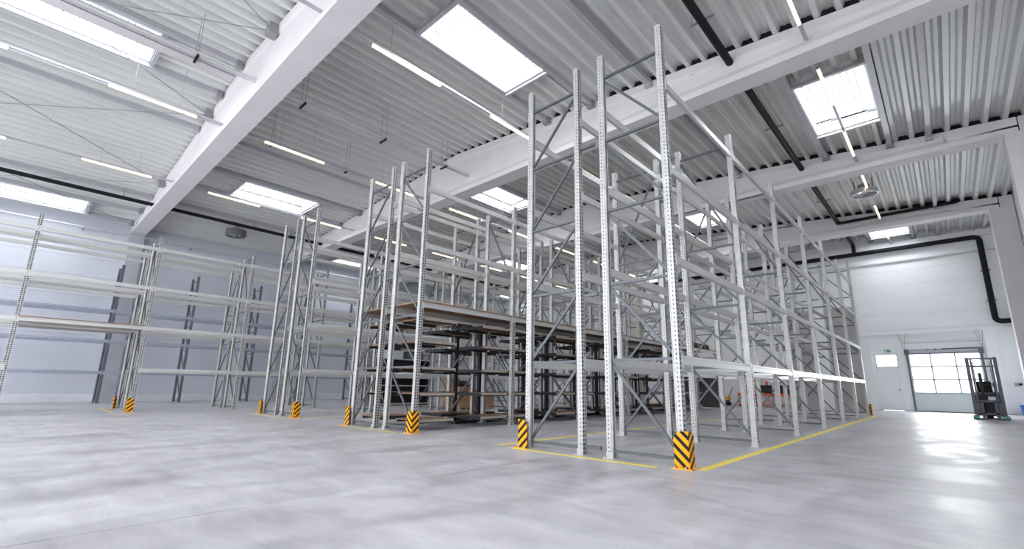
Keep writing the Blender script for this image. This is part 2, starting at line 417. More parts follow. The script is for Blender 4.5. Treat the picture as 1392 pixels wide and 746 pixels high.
# ------------------------------------------------------------------ skylights + roof deck
SKY = []   # (x0,x1,y0,y1, label)
def bayspan(k): return YB + SP * (k - 1), YB + SP * k - FW
pos = {0: [(-1.36, 1.0), (-15.4, .8), (-29.2, .85)], 1: [(-8.15, .78), (-22.6, .9)], 2: [(-1.36, .8), (-15.45, .78), (-29.0, .85)], 3: [(-8.4, .8), (-22.6, .85)], 4: [(-1.36, .8), (-15.45, .78), (-29.0, .8)]}
SKL = {(0, 0): 'skylight over the near right aisle, overhead and out of frame', (0, 1): 'large skylight in the top left corner, crossed by the cable tray', (0, 2): 'skylight at the far left edge above the left rack',
       (1, 0): 'large bright skylight at the top centre with a wire grid', (1, 1): 'skylight left of centre between the first two girders',
       (2, 0): 'square bright skylight at the upper right', (2, 1): 'skylight beyond the second girder, split by the duct', (2, 2): 'low skylight above the left racks beyond the second girder',
       (3, 0): 'skylight seen through the upper beams of the front rack', (3, 1): 'far skylight on the left between third and fourth girder',
       (4, 0): 'small skylight at the right just in front of the end wall', (4, 1): 'far skylight at the ridge by the end wall', (4, 2): 'farthest left skylight by the end wall'}
for k, lst in pos.items():
    a, b = bayspan(k); yc = (a + b) / 2 + (.15 if k in (1,) else 0)
    for i, (x, hw) in enumerate(lst):
        hl = 1.62
        if k == 2: yc = 15.25
        if k == 1: yc = 7.38; hl = 1.56
        if k == 0: yc = -.25; hl = 1.6
        if k == 4: yc = 30.1; hl = .95
        SKY.append((x - hw, x + hw, yc - hl, yc + hl, SKL[(k, i)], k))

PITCHX = .43
roof = struct('ceiling', MB().prism([(XL - .3, zr(XL) + .42), (XRIDGE, ZRIDGE + .42), (XR + .3, zr(XR) + .42), (XR + .3, zr(XR) + .46), (XRIDGE, ZRIDGE + .46), (XL - .3, zr(XL) + .46)], 'y', YN - .1, YN + .3).mesh('roof_edge', M_WALL))
SD = .17  # rib depth
seg = []
x = XL - .2
while x < XR + .2:
    for (dx, z0, z1) in ((.055, 0, 0), (.055, 0, 0), (.055, 0, SD), (.075, SD, SD), (.03, SD, SD - .02), (.03, SD - .02, SD), (.075, SD, SD), (.055, SD, 0)):
        seg.append((x, x + dx, z0, z1)); x += dx
def deck(ya, yb, xa, xb):
    m = MB()
    for (a, b, z0, z1) in seg:
        if a < xa - 1e-6 or a >= xb - 1e-6: continue
        spans = [(ya, yb)]
        for s in SKY:
            if a < s[1] + .06 and b > s[0] - .06:
                ns = []
                for (p, q) in spans:
                    if s[2] >= q or s[3] <= p: ns.append((p, q)); continue
                    if s[2] > p: ns.append((p, s[2]))
                    if s[3] < q: ns.append((s[3], q))
                spans = ns
        for (p, q) in spans:
            n = len(m.v)
            m.v += [(a, p, zr(a) + z0), (b, p, zr(b) + z1), (b, q, zr(b) + z1), (a, q, zr(a) + z0)]
            m.f.append((n, n + 1, n + 2, n + 3))
    return m
xbr = [seg[0][0] + PITCHX * 10 * i for i in range(9)]
for k in range(5):
    ya = YB + SP * (k - 1) - FW / 2 if k else YN
    yb = YB + SP * k - FW / 2 if k < 4 else YG
    if k == 0: ya = YN
    for i in range(8):
        dm = deck(ya, yb, xbr[i], xbr[i + 1] if i < 7 else 99)
        if dm.f: put('roof_sheet', dm.mesh('roof_sheet', M_SHEET), roof)
for k in range(5):
    yc = YB + SP * (k - 1) - FW / 2
    for (xa, xb) in ((XL, XRIDGE), (XRIDGE, XR)):
        put('rib_filler', MB().prism([(yc - .2, zr(xa) + .004), (yc + .2, zr(xa) + .004), (yc + .2, zr(xa) + .165), (yc - .2, zr(xa) + .165)], 'x', xa, xb,
            [(yc - .2, zr(xb) + .004), (yc + .2, zr(xb) + .004), (yc + .2, zr(xb) + .165), (yc - .2, zr(xb) + .165)]).mesh('rib_filler', M_BLACK), roof)
# closed upper skin so that no daylight leaks between the ribs
for (xa, xb) in ((XL - .3, XRIDGE), (XRIDGE, XR + .3)):
    # built in strips around the skylights
    cuts = sorted(set([xa, xb] + [c for s in SKY for c in (s[0], s[1]) if xa < c < xb]))
    m = MB()
    for a, b in zip(cuts[:-1], cuts[1:]):
        sp = [(YN, YG + .3)]
        for s in SKY:
            if a < s[1] - 1e-6 and b > s[0] + 1e-6:
                ns = []
                for (p, q) in sp:
                    if s[2] >= q or s[3] <= p: ns.append((p, q)); continue
                    if s[2] > p: ns.append((p, s[2]))
                    if s[3] < q: ns.append((s[3], q))
                sp = ns
        for (p, q) in sp:
            m.prism([(a, zr(a) + .19), (b, zr(b) + .19), (b, zr(b) + .30), (a, zr(a) + .30)], 'y', p, q)
    put('roof_insulation', m.mesh('roof_insulation', M_BRACK), roof)

for (x0, x1, y0, y1, lab, k) in SKY:
    xc, yc = (x0 + x1) / 2, (y0 + y1) / 2
    zc = min(zr(x0), zr(x1)) - .02; hx, hy = (x1 - x0) / 2, (y1 - y0) / 2
    s = thing('skylight', lab, 'skylight', (xc, yc, zc), 'roof skylights')
    t = .05; top = .42
    put('upstand', MB().box(-hx - t, -hx, -hy - t, hy + t, -.02, top).box(hx, hx + t, -hy - t, hy + t, -.02, top)
        .box(-hx, hx, -hy - t, -hy, -.02, top).box(-hx, hx, hy, hy + t, -.02, top).mesh('upstand', M_WHITE), s)
    put('glazing', MB().box(-hx, hx, -hy, hy, top - .03, top - .02).mesh('glazing', M_GLASS), s)
    g = MB(); n = 10
    for i in range(1, int(hx * 2 / .15)): g.box(-hx + i * .15 - .010, -hx + i * .15 + .010, -hy, hy, .14, .15)
    for i in range(1, int(hy * 2 / .15)): g.box(-hx, hx, -hy + i * .15 - .010, -hy + i * .15 + .010, .15, .16)
    put('safety_grid', g.mesh('safety_grid', M_BRACK), s)
    put('opener', MB().box(-hx + .1, -hx + .16, -hy + .25, -hy + .55, .24, .28).tube((-hx + .13, -hy + .3, .26), (-hx + .13, -hy + .02, .1), .012, 6).mesh('opener', M_BRACK), s)
    L = bpy.data.lights.new('daylight', 'AREA'); L.shape = 'RECTANGLE'; L.size = 2 * hx - .02; L.size_y = 2 * hy - .02
    L.energy = SKY_E * (hx * hy) / 1.3 * (.45 if xc < -28 else 1.0); L.color = (.94, .97, 1.0)
    lo = bpy.data.objects.new('daylight', L); COL.objects.link(lo); lo.location = (xc, yc, zc + top + .05)
    # steel trimmers beside the skylight, from girder to girder
    a, b = bayspan(k)
    if k == 0: a = YN
    if k == 4: b = YG - .02
    for (tx, side) in ((x0 - .12, 0), (x1 + .12, 1)):
        tr = MB().box(-.07, .07, 0, b - a, -.16, -.01).mesh('trimmer', M_TRIM)
        put('trimmer', tr, roof, (tx, a, zr(tx)))
        br = MB().box(-.11, .11, 0, .14, -.24, -.0).mesh('trimmer_bracket', M_BRACK)
        for yy in (a, b - .14): put('trimmer_bracket', br, roof, (tx, yy, zr(tx)))
    for yy in (y0 - .12, y1 + .12):
        put('trimmer', MB().box(x0 - .05, x1 + .05, yy - .05, yy + .05, zc - .10, zc - .0).mesh('cross_trimmer', M_TRIM), roof)
# longitudinal steel purlins
for px in (.55, -5.3, -18.9, -26.2):
    for k in range(5):
        a, b = bayspan(k)
        if k == 0: a = YN
        if k == 4: b = YG - .02
        put('purlin', MB().box(px - .06, px + .06, a, b, zr(px) - .14, zr(px) + .0).box(px - .09, px + .09, a, a + .12, zr(px) - .24, zr(px))
            .box(px - .09, px + .09, b - .12, b, zr(px) - .24, zr(px)).mesh('purlin', M_TRIM), roof)
# wind bracing rods in the nearest bay
for (xa, xb) in ((-11.9, -17.5), (-17.5, -24.0), (-24.0, -30.0), (-6.0, -11.9)):
    for (p, q) in (((xa, YN, zr(xa) - .25), (xb, YB - FW - .02, zr(xb) - .25)), ((xb, YN, zr(xb) - .25), (xa, YB - FW - .02, zr(xa) - .25))):
        put('bracing_rod', MB().tube(p, q, .014, 8).mesh('bracing_rod', M_BRACK, True), roof)
for xx in (-11.9, -17.5, -24.0):
    put('bracing_bracket', MB().box(xx - .16, xx + .16, YB - FW - .16, YB - FW + .06, zr(xx) - .40, zr(xx) - .10).mesh('bracing_bracket', M_BRACK), roof)

# ------------------------------------------------------------------ racking
T_END, T_MID = 6.66, 6.08
UW, UD = .115, .10           # width along y (face), depth along x
def upright_mesh(h, mt=M_UP):
    """C-section with punched face; face at +x side, opening towards -x"""
    m = MB(); P = .062
    n = int(h / P); hw = UW / 2
    def quad(a, b, c, d): k = len(m.v); m.v += [a, b, c, d]; m.f.append((k, k + 1, k + 2, k + 3))
    colsy = [-hw, -.044, -.012, .012, .044, hw]
    for i in range(n):
        z0 = i * P; za = z0 + .012; zb = z0 + .050; z1 = z0 + P if i < n - 1 else h
        off = 0
        for (p, q) in ((z0, za), (zb, z1)): quad((0, -hw, p), (0, hw, p), (0, hw, q), (0, -hw, q))
        for c in (0, 2, 4): quad((0, colsy[c], za), (0, colsy[c + 1], za), (0, colsy[c + 1], zb), (0, colsy[c], zb))
        # sides with one column of round-ish holes
        for s in (-1, 1):
            y = s * hw
            cs = [0, -.030, -.044, -.075]
            for (p, q) in ((z0, za + .008), (zb - .008, z1)): quad((0, y, p), (cs[3], y, p), (cs[3], y, q), (0, y, q))
            quad((0, y, za + .008), (cs[1], y, za + .008), (cs[1], y, zb - .008), (0, y, zb - .008))
            quad((cs[2], y, za + .008), (cs[3], y, za + .008), (cs[3], y, zb - .008), (cs[2], y, zb - .008))
    for s in (-1, 1):
        y = s * hw; yi = s * (hw - .012); y2 = s * .012
        for (a, b) in (((-.075, y), (-.088, yi)), ((-.088, yi), (-UD, yi)), ((-UD, yi), (-UD, y2))):
            quad((*a, 0), (*b, 0), (*b, h), (*a, h))
    # dark sheet added behind the punched face, stands in for cavity shade
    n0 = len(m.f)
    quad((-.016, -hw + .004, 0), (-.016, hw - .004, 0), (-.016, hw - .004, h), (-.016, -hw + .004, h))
    me = m.mesh('upright', [mt, M_CAVITY_SHADE])
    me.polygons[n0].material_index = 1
    return me
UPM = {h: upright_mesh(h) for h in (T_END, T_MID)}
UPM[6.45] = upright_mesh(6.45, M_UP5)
FOOT = MB().box(-.13, .04, -.11, .11, 0, .012).box(-.105, .008, -.068, -.056, .012, .09).box(-.105, .008, .056, .068, .012, .09).tube((.02, -.09, .012), (.02, -.09, .035), .012, 6).tube((.02, .09, .012), (.02, .09, .035), .012, 6).mesh('foot_plate', M_PLATE)
def beam_mesh(L):
    m = MB()
    # stepped box section, face towards +x, from y=0..L, centre z=0
    m.prism([(0.0, -.062), (0.0, .018), (-.014, .03), (-.014, .062), (-.05, .062), (-.05, -.062)], 'y', .0, L)
    for y in (0, L - .004): m.box(-.055, .006, y, y + .004, -.10, .085)
    for y in (-.045, L + .001): m.box(-.002, .006, y, y + .044, -.10, .085)
    return m
BEAM = beam_mesh(DY - UW).mesh('beam', M_BEAM)
BEAM5 = beam_mesh(DY - UW).mesh('beam', M_BEAM5)
DEP = 1.17
HZ = [.10, 1.40, 2.57, 3.78, 5.02, 6.22]
def brace_h(L):
    return MB().prism([(-.018, -.02), (.018, -.02), (.018, .02), (-.018, .02)], 'x', 0, L).mesh('brace', M_BRACE)
BH = brace_h(DEP - .14)
def brace_d(dz):
    L = math.hypot(DEP - .14, dz)
    return MB().prism([(-.016, -.02), (.016, -.02), (.016, .02), (-.016, .02)], 'x', 0, L).mesh('brace', M_BRACE), math.atan2(dz, DEP - .14)
BD = {}
def rack(label, xface, side, y0, nfr, ends=(True, True), levels=LV, skip=(), tmid=T_MID, hz=HZ, tend=T_END, group='long pallet rack runs'):
    """single-depth rack run. xface: x of the aisle-side face, side=+1 if the aisle is on +x. skip: (bay, level index)"""
    r = thing('pallet_rack', label, 'rack', (xface, y0, 0), group)
    s = side
    for k in range(nfr):
        y = k * DY
        end = (k == 0 and ends[0]) or (k == nfr - 1 and ends[1])
        h = tend if end else tmid
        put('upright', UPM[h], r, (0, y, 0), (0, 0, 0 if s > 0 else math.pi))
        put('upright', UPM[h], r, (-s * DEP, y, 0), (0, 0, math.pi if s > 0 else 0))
        put('foot_plate', FOOT, r, (0, y, 0), (0, 0, 0 if s > 0 else math.pi))
        put('foot_plate', FOOT, r, (-s * DEP, y, 0), (0, 0, math.pi if s > 0 else 0))
        zz = [z for z in hz if z < h - .05]
        if not end: zz = zz[:-1] + [h - .22]
        for z in zz: put('brace', BH, r, (-s * .07, y, z), (0, 0, 0 if s < 0 else math.pi))
        for a, b in zip(zz[:-1], zz[1:]):
            dz = round(b - a - .06, 3)
            if dz not in BD: BD[dz] = brace_d(dz)
            me, an = BD[dz]
            # low at the aisle side, high at the inner side
            put('brace', me, r, (-s * .07, y + .012, a + .03), (0, -an, 0 if s < 0 else math.pi) if s < 0 else (0, -an, math.pi))
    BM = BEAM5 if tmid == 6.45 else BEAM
    for k in range(nfr - 1):
        for li, z in enumerate(levels):
            if (k, li) in skip: continue
            put('beam', BM, r, (s * .004, k * DY + UW / 2, z), (0, 0, 0) if s > 0 else (0, 0, 0), (1, 1, 1) if s > 0 else (-1, 1, 1))
            put('beam', BM, r, (-s * DEP - s * .004, k * DY + UW / 2, z), (0, 0, 0), (-1, 1, 1) if s > 0 else (1, 1, 1))
    return r
SPM = MB().box(0, .29, -.02, .02, -.025, .025).mesh('row_spacer', M_BRACE)
def spacers(r, x, nfr, zs=(.12, 2.45, 5.05)):
    for k in range(nfr):
        for z in zs: put('row_spacer', SPM, r, (x, k * DY, z))
NF = 7
X1 = [-2.66, -5.42]
r1a = rack('tall empty galvanised rack run along the right aisle, nearest of all, beams facing right', X1[0], 1, Y0, NF)
r1b = rack('tall empty rack run directly behind the nearest one, its outer side facing the second aisle', X1[1], -1, Y0, NF)
spacers(r1b, DEP, NF)
X2 = [-8.66, -11.36]
skip2 = [(k, 0) for k in range(6)]
r2a = rack('second double row, right-hand rack run with chipboard deck over dark shelving', X2[0], 1, Y0, NF, skip=skip2)
r2b = rack('second double row, left-hand rack run with chipboard deck', X2[1], -1, Y0, NF, skip=skip2)
spacers(r2b, DEP, NF, (3.6, 5.05))
X3 = [-14.62, -17.32]
r3a = rack('third double row, right-hand empty rack run', X3[0], 1, Y0, NF)
r3b = rack('third double row, left-hand empty rack run', X3[1], -1, Y0, NF)
spacers(r3b, DEP, NF)
X4 = [-20.33, -23.02]
Y4 = Y0 - 4 * DY
r4a = rack('left row, front rack run crossing the left side of the picture, with an underpass', X4[0], 1, Y4, 11, (False, True), skip=[(2, 0)])
r4b = rack('left row, rear rack run behind the front one, with an underpass', X4[1], -1, Y4, 11, (False, True), skip=[(2, 0)])
spacers(r4b, DEP, 11)
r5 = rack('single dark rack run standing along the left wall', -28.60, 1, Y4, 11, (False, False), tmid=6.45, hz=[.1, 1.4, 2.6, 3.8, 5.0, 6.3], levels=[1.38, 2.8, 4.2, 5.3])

# chipboard decks as parts of the racks they lie on
def decking(r, side, nb, z, k0=0, edge=True):
    for k in range(k0, k0 + nb):
        nbd = 3; L = (DY - .02) / nbd
        for j in range(nbd):
            put('deck_board', MB().box(-side * DEP if side > 0 else -.02, .02 if side > 0 else -side * DEP, k * DY + j * L + .01, k * DY + (j + 1) * L, z + .063, z + .088).mesh('deck_board', M_CHIP), r)
decking(r2a, 1, 6, LV[1]); decking(r2b, -1, 6, LV[1])
decking(r4a, 1, 1, LV[1], 2); decking(r4b, -1, 1, LV[1], 2)

# grey back panel closing the far end of the front double row
for (r, xa, xb) in ((r1a, -DEP + .02, -.02), (r1b, .02, DEP - .02)):
    for i in range(3):
        put('end_panel', MB().box(xa, xb, 6 * DY + .075, 6 * DY + .095, .12 + i * 1.5, 1.60 + i * 1.5).mesh('end_panel', M_MESH), r)
for i in range(1):
    put('end_panel', MB().box(-DEP + .02, -.02, 6 * DY + .075, 6 * DY + .095, .1, 2.0).mesh('dark_end_panel', M_DARK2), r2a)
    put('end_panel', MB().box(.02, DEP - .02, 6 * DY + .075, 6 * DY + .095, .1, 2.0).mesh('dark_end_panel', M_DARK2), r2b)

# ------------------------------------------------------------------ dark cantilever shelving inside the second row
SH = [.22, .80, 1.38, 1.98, 2.50]
def shelf_unit(label, y, front, back):
    u = thing('cantilever_shelving', label, 'shelving', (-10.01, y, 0), 'dark shelving units under the deck')
    for x in (-1.15, -.09, .09, 1.12):
        yy = .13
        if x > 1 or not front: continue
        put('post', MB().box(x - .045, x + .045, yy - .05, yy + .05, 0, 2.70).mesh('post', M_DARK), u)
        put('foot', MB().box(x - .05, x + .05, -front * .9 if front else .07, back * .9, .0, .07).mesh('foot', M_DARK), u)
    parts = [(-1.22, -.31), (.31, 1.22)]
    for z in SH:
        for (xa, xb) in parts:
            for (ya, yb) in (((-front, -.08),) if front else ()) + ((.08, back),):
                b = put('shelf_board', MB().box(xa, xb, ya, yb, z - .0, z + .025).mesh('shelf_board', M_CHIP), u)
                e = ya if ya < 0 else yb
                put('edge_strip', MB().box(xa, xb, e - .012, e + .012, z - .05, z + .028).mesh('edge_strip', M_DARK if front else M_CHIPEDGE), b)
                put('edge_strip', MB().box(xb - .002, xb + .012, ya, yb, z - .03, z + .028).mesh('edge_strip', M_CHIPEDGE if xa > 0 else M_DARK), b)
                for x in (xa + .06, xb - .06):
                    put('arm', MB().box(x - .025, x + .025, ya, yb, z - .055, z - .001).mesh('arm', M_DARK), u)
        if front: put('arm_crossbar', MB().box(-1.18, .14, .19, .22, z - .055, z - .0015).mesh('arm_crossbar', M_DARK), u)
    for (za, zb) in ((.3, 1.35), (1.45, 2.5)) if front else ():
        put('brace', MB().tube((-1.15, .10, za), (-.13, .10, zb), .014, 6).mesh('brace', M_DARK), u)
        put('brace', MB().tube((.13, .10, zb), (1.05, .10, za), .014, 6).mesh('brace', M_DARK), u)
    return u
UL = ['short brown-board shelving in the front bay of the second row', 'dark shelving under the deck at the second frame, in front of the brown cartons',
      'dark shelving under the deck, third from the front', 'dark shelving under the deck, fourth from the front', 'dark shelving under the deck, fifth from the front', 'dark shelving under the deck, farthest from the camera']
shelf_unit(UL[0], Y0 + .12, 0.0, 1.05)
for k in range(1, 6): shelf_unit(UL[k], Y0 + k * DY - .02, 1.0, 1.0)

# dark shelving cabinets seen through rows three and four
def dark_cabinet(label, x, y, L, D, Hh, tiers, lab_box=None):
    c = thing('steel_shelf_cabinet', label, 'shelving', (x, y, 0))
    put('back_panel', MB().box(-D, -D + .03, 0, L, .05, Hh).mesh('back_panel', M_DARK2), c)
    for yy in (0, L): put('side_panel', MB().box(-D, 0, yy - .02, yy + .02, 0, Hh).mesh('side_panel', M_DARK), c)
    for i in range(tiers + 1):
        z = .10 + i * (Hh - .12) / tiers
        s = put('shelf', MB().box(-D + .03, -.01, .02, L - .02, z - .02, z).mesh('shelf', M_DARK), c)
        put('shelf_lip', MB().box(-.01, .02, .02, L - .02, z - .045, z + .015).mesh('shelf_lip', M_UP), s)
    return c
dark_cabinet('black shelf cabinet with pale shelf edges behind the third row, left of the white wall', -20.45, 12.38, 2.84, .98, 2.30, 5)
for i, (dy, hh, lab) in enumerate(((.9, .42, 'pale blue carton on top of the black shelf cabinet, left one'), (2.1, .34, 'dark grey carton on top of the black shelf cabinet, right one'))):
    b = thing('storage_box', lab, 'box', (-20.95, 12.3 + dy, 2.30))
    put('body', MB().box(-.4, .4, -.45, .45, 0, hh).mesh('box_body', M_WALLL if i == 0 else M_DARK2), b)
    put('lid', MB().box(-.42, .42, -.47, .47, hh, hh + .04).mesh('box_lid', M_WALLL if i == 0 else M_DARK), b)

# cartons on pallets inside the third row
def pallet(x, y, label, rz=0):
    p = thing('wooden_pallet', label, 'pallet', (x, y, 0), 'pallets under the brown cartons', rz)
    for i in range(7): put('deck_plank', MB().box(-.6, .6, -.4 + i * .118, -.4 + i * .118 + .09, .12, .14).mesh('deck_plank', M_WOOD), p)
    for i in (-.55, 0, .55):
        put('stringer', MB().box(i - .05, i + .05, -.4, .4, .10, .12).mesh('stringer', M_WOOD), p)
        for j in (-.35, 0, .35): put('block', MB().box(i - .05, i + .05, j - .05, j + .05, .0, .10).mesh('block', M_WOOD), p)
def carton(x, y, z, sx, sy, h, label, m=M_CARD):
    c = thing('cardboard_box', label, 'box', (x, y, z), 'brown cartons on the pallets')
    put('carton_body', MB().box(-sx / 2, sx / 2, -sy / 2, sy / 2, 0, h).mesh('carton_body', m), c)
    put('tape', MB().box(-.03, .03, -sy / 2 - .002, sy / 2 + .002, h * .25, h + .003).mesh('tape', M_CHIPEDGE), c)
pallet(-15.9, 13.45, 'wooden pallet under the taller brown carton stack behind the dark shelving')
pallet(-15.9, 14.55, 'wooden pallet under the lower brown cartons, to the right')
carton(-15.9, 13.45, .145, 1.1, .78, .80, 'large brown carton at the base of the taller stack')
carton(-16.15, 13.3, .95, .5, .4, .48, 'small brown carton standing on the large one')
carton(-15.9, 14.35, .145, 1.0, .5, .66, 'brown carton beside the taller stack')
carton(-15.85, 14.85, .145, 1.0, .45, .56, 'lowest brown carton at the right end of the pallets')
bg = thing('black_film_roll', 'dark crumpled stretch-film roll lying on the large brown carton', 'roll', (-15.75, 13.55, .95))
put('roll_body', MB().tube((-.25, 0, .13), (.28, .05, .13), .13, 14).mesh('roll_body', M_DARK, True), bg)
put('roll_core', MB().tube((.28, .05, .13), (.34, .055, .13), .05, 12).tube((-.31, 0, .13), (-.25, 0, .13), .05, 12).mesh('roll_core', M_CHIPEDGE, True), bg)

# rolled tarpaulin on the deck
tp = thing('rolled_tarpaulin', 'dark brown rolled tarpaulin lying at the far end of the deck', 'roll', (-8.95, 22.9, LV[1] + .088))
put('roll_body', MB().tube((0, -.9, .15), (0, .9, .15), .15, 16).mesh('tarp_roll', mat('dark_brown_tarp', (.06, .045, .04), .7), True), tp)
put('strap', MB().tube((0, -.45, .15), (0, -.38, .15), .154, 16).tube((0, .38, .15), (0, .45, .15), .154, 16).mesh('strap', M_BRACK, True), tp)

# orange machines and yellow truck far behind
def strapper(x, y, label):
    s = thing('orange_trolley', label, 'trolley', (x, y, 0), 'orange trolleys by the far wall')
    for (a, b) in ((-.4, -.3), (.4, -.3), (-.4, .3), (.4, .3)):
        put('leg', MB().box(a - .04, a + .04, b - .04, b + .04, .08, .62).mesh('leg', M_CHIPEDGE), s)
        put('wheel', MB().tube((a - .02, b, .05), (a + .02, b, .05), .05, 10).mesh('wheel', M_TYRE), s)
    put('shelf', MB().box(-.46, .46, -.36, .36, .62, .78).mesh('shelf', M_ORANGE), s)
    put('base', MB().box(-.46, .46, -.36, .36, .09, .16).mesh('base', M_ORANGE), s)
    put('rear_frame', MB().box(-.46, -.38, .28, .36, .78, 1.62).box(.38, .46, .28, .36, .78, 1.62).box(-.46, .46, .28, .36, 1.5, 1.62).box(-.06, .06, .28, .34, .78, 1.5).mesh('rear_frame', M_ORANGE), s)
    put('motor', MB().box(-.3, .3, -.1, .2, .78, 1.25).mesh('motor', M_DARK), s)
strapper(-9.15, 30.4, 'orange trolley by the far wall, leftmost of three'); strapper(-8.15, 30.5, 'orange trolley by the far wall, middle of three'); strapper(-7.15, 30.5, 'orange trolley by the far wall, rightmost of three')
ht = thing('yellow_pallet_truck', 'low yellow pallet truck parked by the far wall left of the orange trolleys', 'pallet truck', (-10.9, 30.6, 0))
put('chassis', MB().box(-.6, .6, -.35, .35, .32, .55).box(-.55, .1, -.3, .3, .55, .68).mesh('chassis', M_YPAINT), ht)
for x in (-.5, .5): put('wheel', MB().tube((x, -.3, .12), (x, .3, .12), .12, 14).mesh('wheel', M_TYRE), ht)
put('axle_frame', MB().box(-.55, .55, -.25, .25, .15, .32).mesh('axle_frame', M_DARK), ht)
put('tiller', MB().tube((.55, 0, .5), (.85, 0, 1.1), .02, 8).mesh('tiller', M_DARK), ht)

# ------------------------------------------------------------------ column guards
def guard_mesh(wx=.20, wy=.17, h=.46):
    m = MB(); t = .012
    def arch(u0, u1):  # outline with rounded outer top corner (outer at u0)
        pts = [(u0, 0), (u1, 0), (u1, h)]; R = abs(u1 - u0) * .62; sg = 1 if u1 > u0 else -1
        for i in range(7):
            a = math.pi / 2 * i / 6
            pts.append((u0 + sg * (R - R * math.sin(a)), h - R + R * math.cos(a)))
        return pts
    m.prism(arch(-wx, 0), 'y', -t, 0)                # front plate faces -y, corner at x=0
    m.prism([(p[0], p[1]) for p in arch(wy, 0)], 'x', -t, 0)
    return m.mesh('guard_shell', M_STRIPE)
GM = guard_mesh()
GB = MB().box(-.22, .05, -.07, .03, 0, .012).box(-.03, .05, -.07, .20, 0, .012).mesh('guard_base', mat('guard_base_yellow', (.9, .42, .02), .5))
BOLT = MB().tube((0, 0, .012), (0, 0, .034), .014, 6).mesh('bolt', M_PLATE)
def guard(label, x, y, mirror=False, flip=False):
    """corner of the guard at (x, y), front plate along -x (or +x when mirrored), side plate along +y (or -y when flipped)"""
    g = thing('column_guard', label, 'guard', (x, y, 0), 'striped column guards')
    g.scale = (-1 if mirror else 1, -1 if flip else 1, 1)
    put('guard_shell', GM, g); put('base_flange', GB, g)
    for (a, b) in ((-.18, -.045), (-.04, -.045), (.03, .05), (.03, .16)): put('bolt', BOLT, g, (a, b, 0))
    return g
ye = Y0 - .13
guard('largest black and yellow striped guard, at the front right corner of the nearest rack', X1[0] + .09, ye)
guard('striped guard at the front left foot of the nearest double row', X1[1] - .09, ye, True)
guard('striped chevron guard at the front right foot of the second row', X2[0] + .09, ye)
guard('narrow striped guard at the front left foot of the second row', X2[1] - .09, ye, True)
guard('striped guard at the front right foot of the third row', X3[0] + .09, ye)
guard('narrow striped guard at the front left foot of the third row', X3[1] - .09, ye, True)
guard('striped guard on the front of the left row beside the underpass', X4[0] + .09, Y0 - DY - .13)
guard('dark-edged striped guard on the rear of the left row beside the underpass', X4[1] - .09, Y0 - DY - .13, True)
guard('striped guard at the left edge of the picture, on the near side of the underpass', X4[0] + .09, Y0 - 2 * DY + .02, False, True)
guard('striped guard at the far right corner of the nearest rack, seen edge-on', X1[0] + .09, Y0 + 6 * DY + .17, False, True)

# ------------------------------------------------------------------ ceiling services
def wires(o, pts, m=M_BRACK, r=.006):
    for (x, y, z) in pts: put('suspension_wire', MB().tube((x, y, z), (x, y, zr(x)), r, 5).mesh('suspension_wire', m), o)
ZL = 8.88
for x, lab in ((-1.41, 'linear light line over the right aisle'), (-9.1, 'linear light line at the top centre above the second aisle'), (-15.9, 'linear light line above the third row'), (-22.3, 'linear light line above the left row')):
    t = thing('linear_light', lab, 'light', (x, 0, ZL), 'warm LED light lines')
    put('trunking', MB().box(-.035, .035, YN, YG - .2, .03, .09).mesh('trunking', M_TRIM), t)
    for k in range(5):
        yb = YB + SP * (k - 1)
        for a in (.70, 4.60):
            if yb + a + 2 > YG - .3: 
                if yb + a > YG - 1.2: continue
            L = min(2.03, YG - .3 - yb - a)
            lp = put('lamp', MB().box(-.032, .032, yb + a, yb + a + L, -.03, .03).mesh('lamp', M_LAMP), t)
            put('lamp_end_cap', MB().box(-.036, .036, yb + a - .02, yb + a, -.032, .032).mesh('lamp_end_cap', M_TRIM), lp)
            put('lamp_end_cap', MB().box(-.036, .036, yb + a + L, yb + a + L + .02, -.032, .032).mesh('lamp_end_cap', M_TRIM), lp)
            for yy in (yb + a + .5, yb + a + 1.6):
                if yy > YG - .3: continue
                put('suspension_wire', MB().tube((0, yy, .09), (0, yy, zr(x) - ZL), .004, 5).mesh('suspension_wire', M_BRACK), t)
def hangers(o, x0, ys, z, w_=.2):
    for y in ys:
        h = MB().box(x0 - w_, x0 + w_, y - .025, y + .025, z - .06, z - .01)
        put('hanger_bar', h.mesh('hanger_bar', M_BLACK), o)
        put('hanger_rod', MB().tube((x0 - w_ + .03, y, z), (x0 - w_ + .03, y, zr(x0)), .007, 5).tube((x0 + w_ - .03, y, z), (x0 + w_ - .03, y, zr(x0)), .007, 5).mesh('hanger_rod', M_BRACK), o)
dc = thing('cable_tray', 'silver perforated cable tray running through the first girder at the upper left', 'cable tray')
put('tray_body', MB().tube((-13.2, YN, 9.2), (-13.2, 11.3, 9.2), .065, 12).mesh('tray_tube', M_SILVER, True), dc)
m_ = MB().box(-13.62, -13.25, YN, 2.9, 9.10, 9.115).box(-13.62, -13.61, YN, 2.9, 9.10, 9.16).box(-13.26, -13.25, YN, 2.9, 9.10, 9.16)
put('tray_side', m_.mesh('tray_side', M_TRAY), dc)
hangers(dc, -13.2, (-1.0, 2.0, 4.7, 7.4, 10.0), 9.13)
d2 = thing('cable_conduit', 'thin grey conduit beside the third light line', 'conduit')
put('conduit_body', MB().tube((-16.25, YN, 9.05), (-16.25, 19.3, 9.05), .035, 10).mesh('conduit_body', M_SILVER, True), d2)
hangers(d2, -16.1, (4.9, 7.6, 10.3, 13.0, 16.0), 9.0, .15)
bp = thing('black_pipe', 'black roof drain pipe passing through the girders at the upper right', 'pipe')
put('pipe_run', MB().path([(-3.1, YN, 9.2), (-3.1, YG - .3, 9.2), (-3.1, YG - .3, 8.55)], .095).mesh('pipe_run', M_BLACK, True), bp)
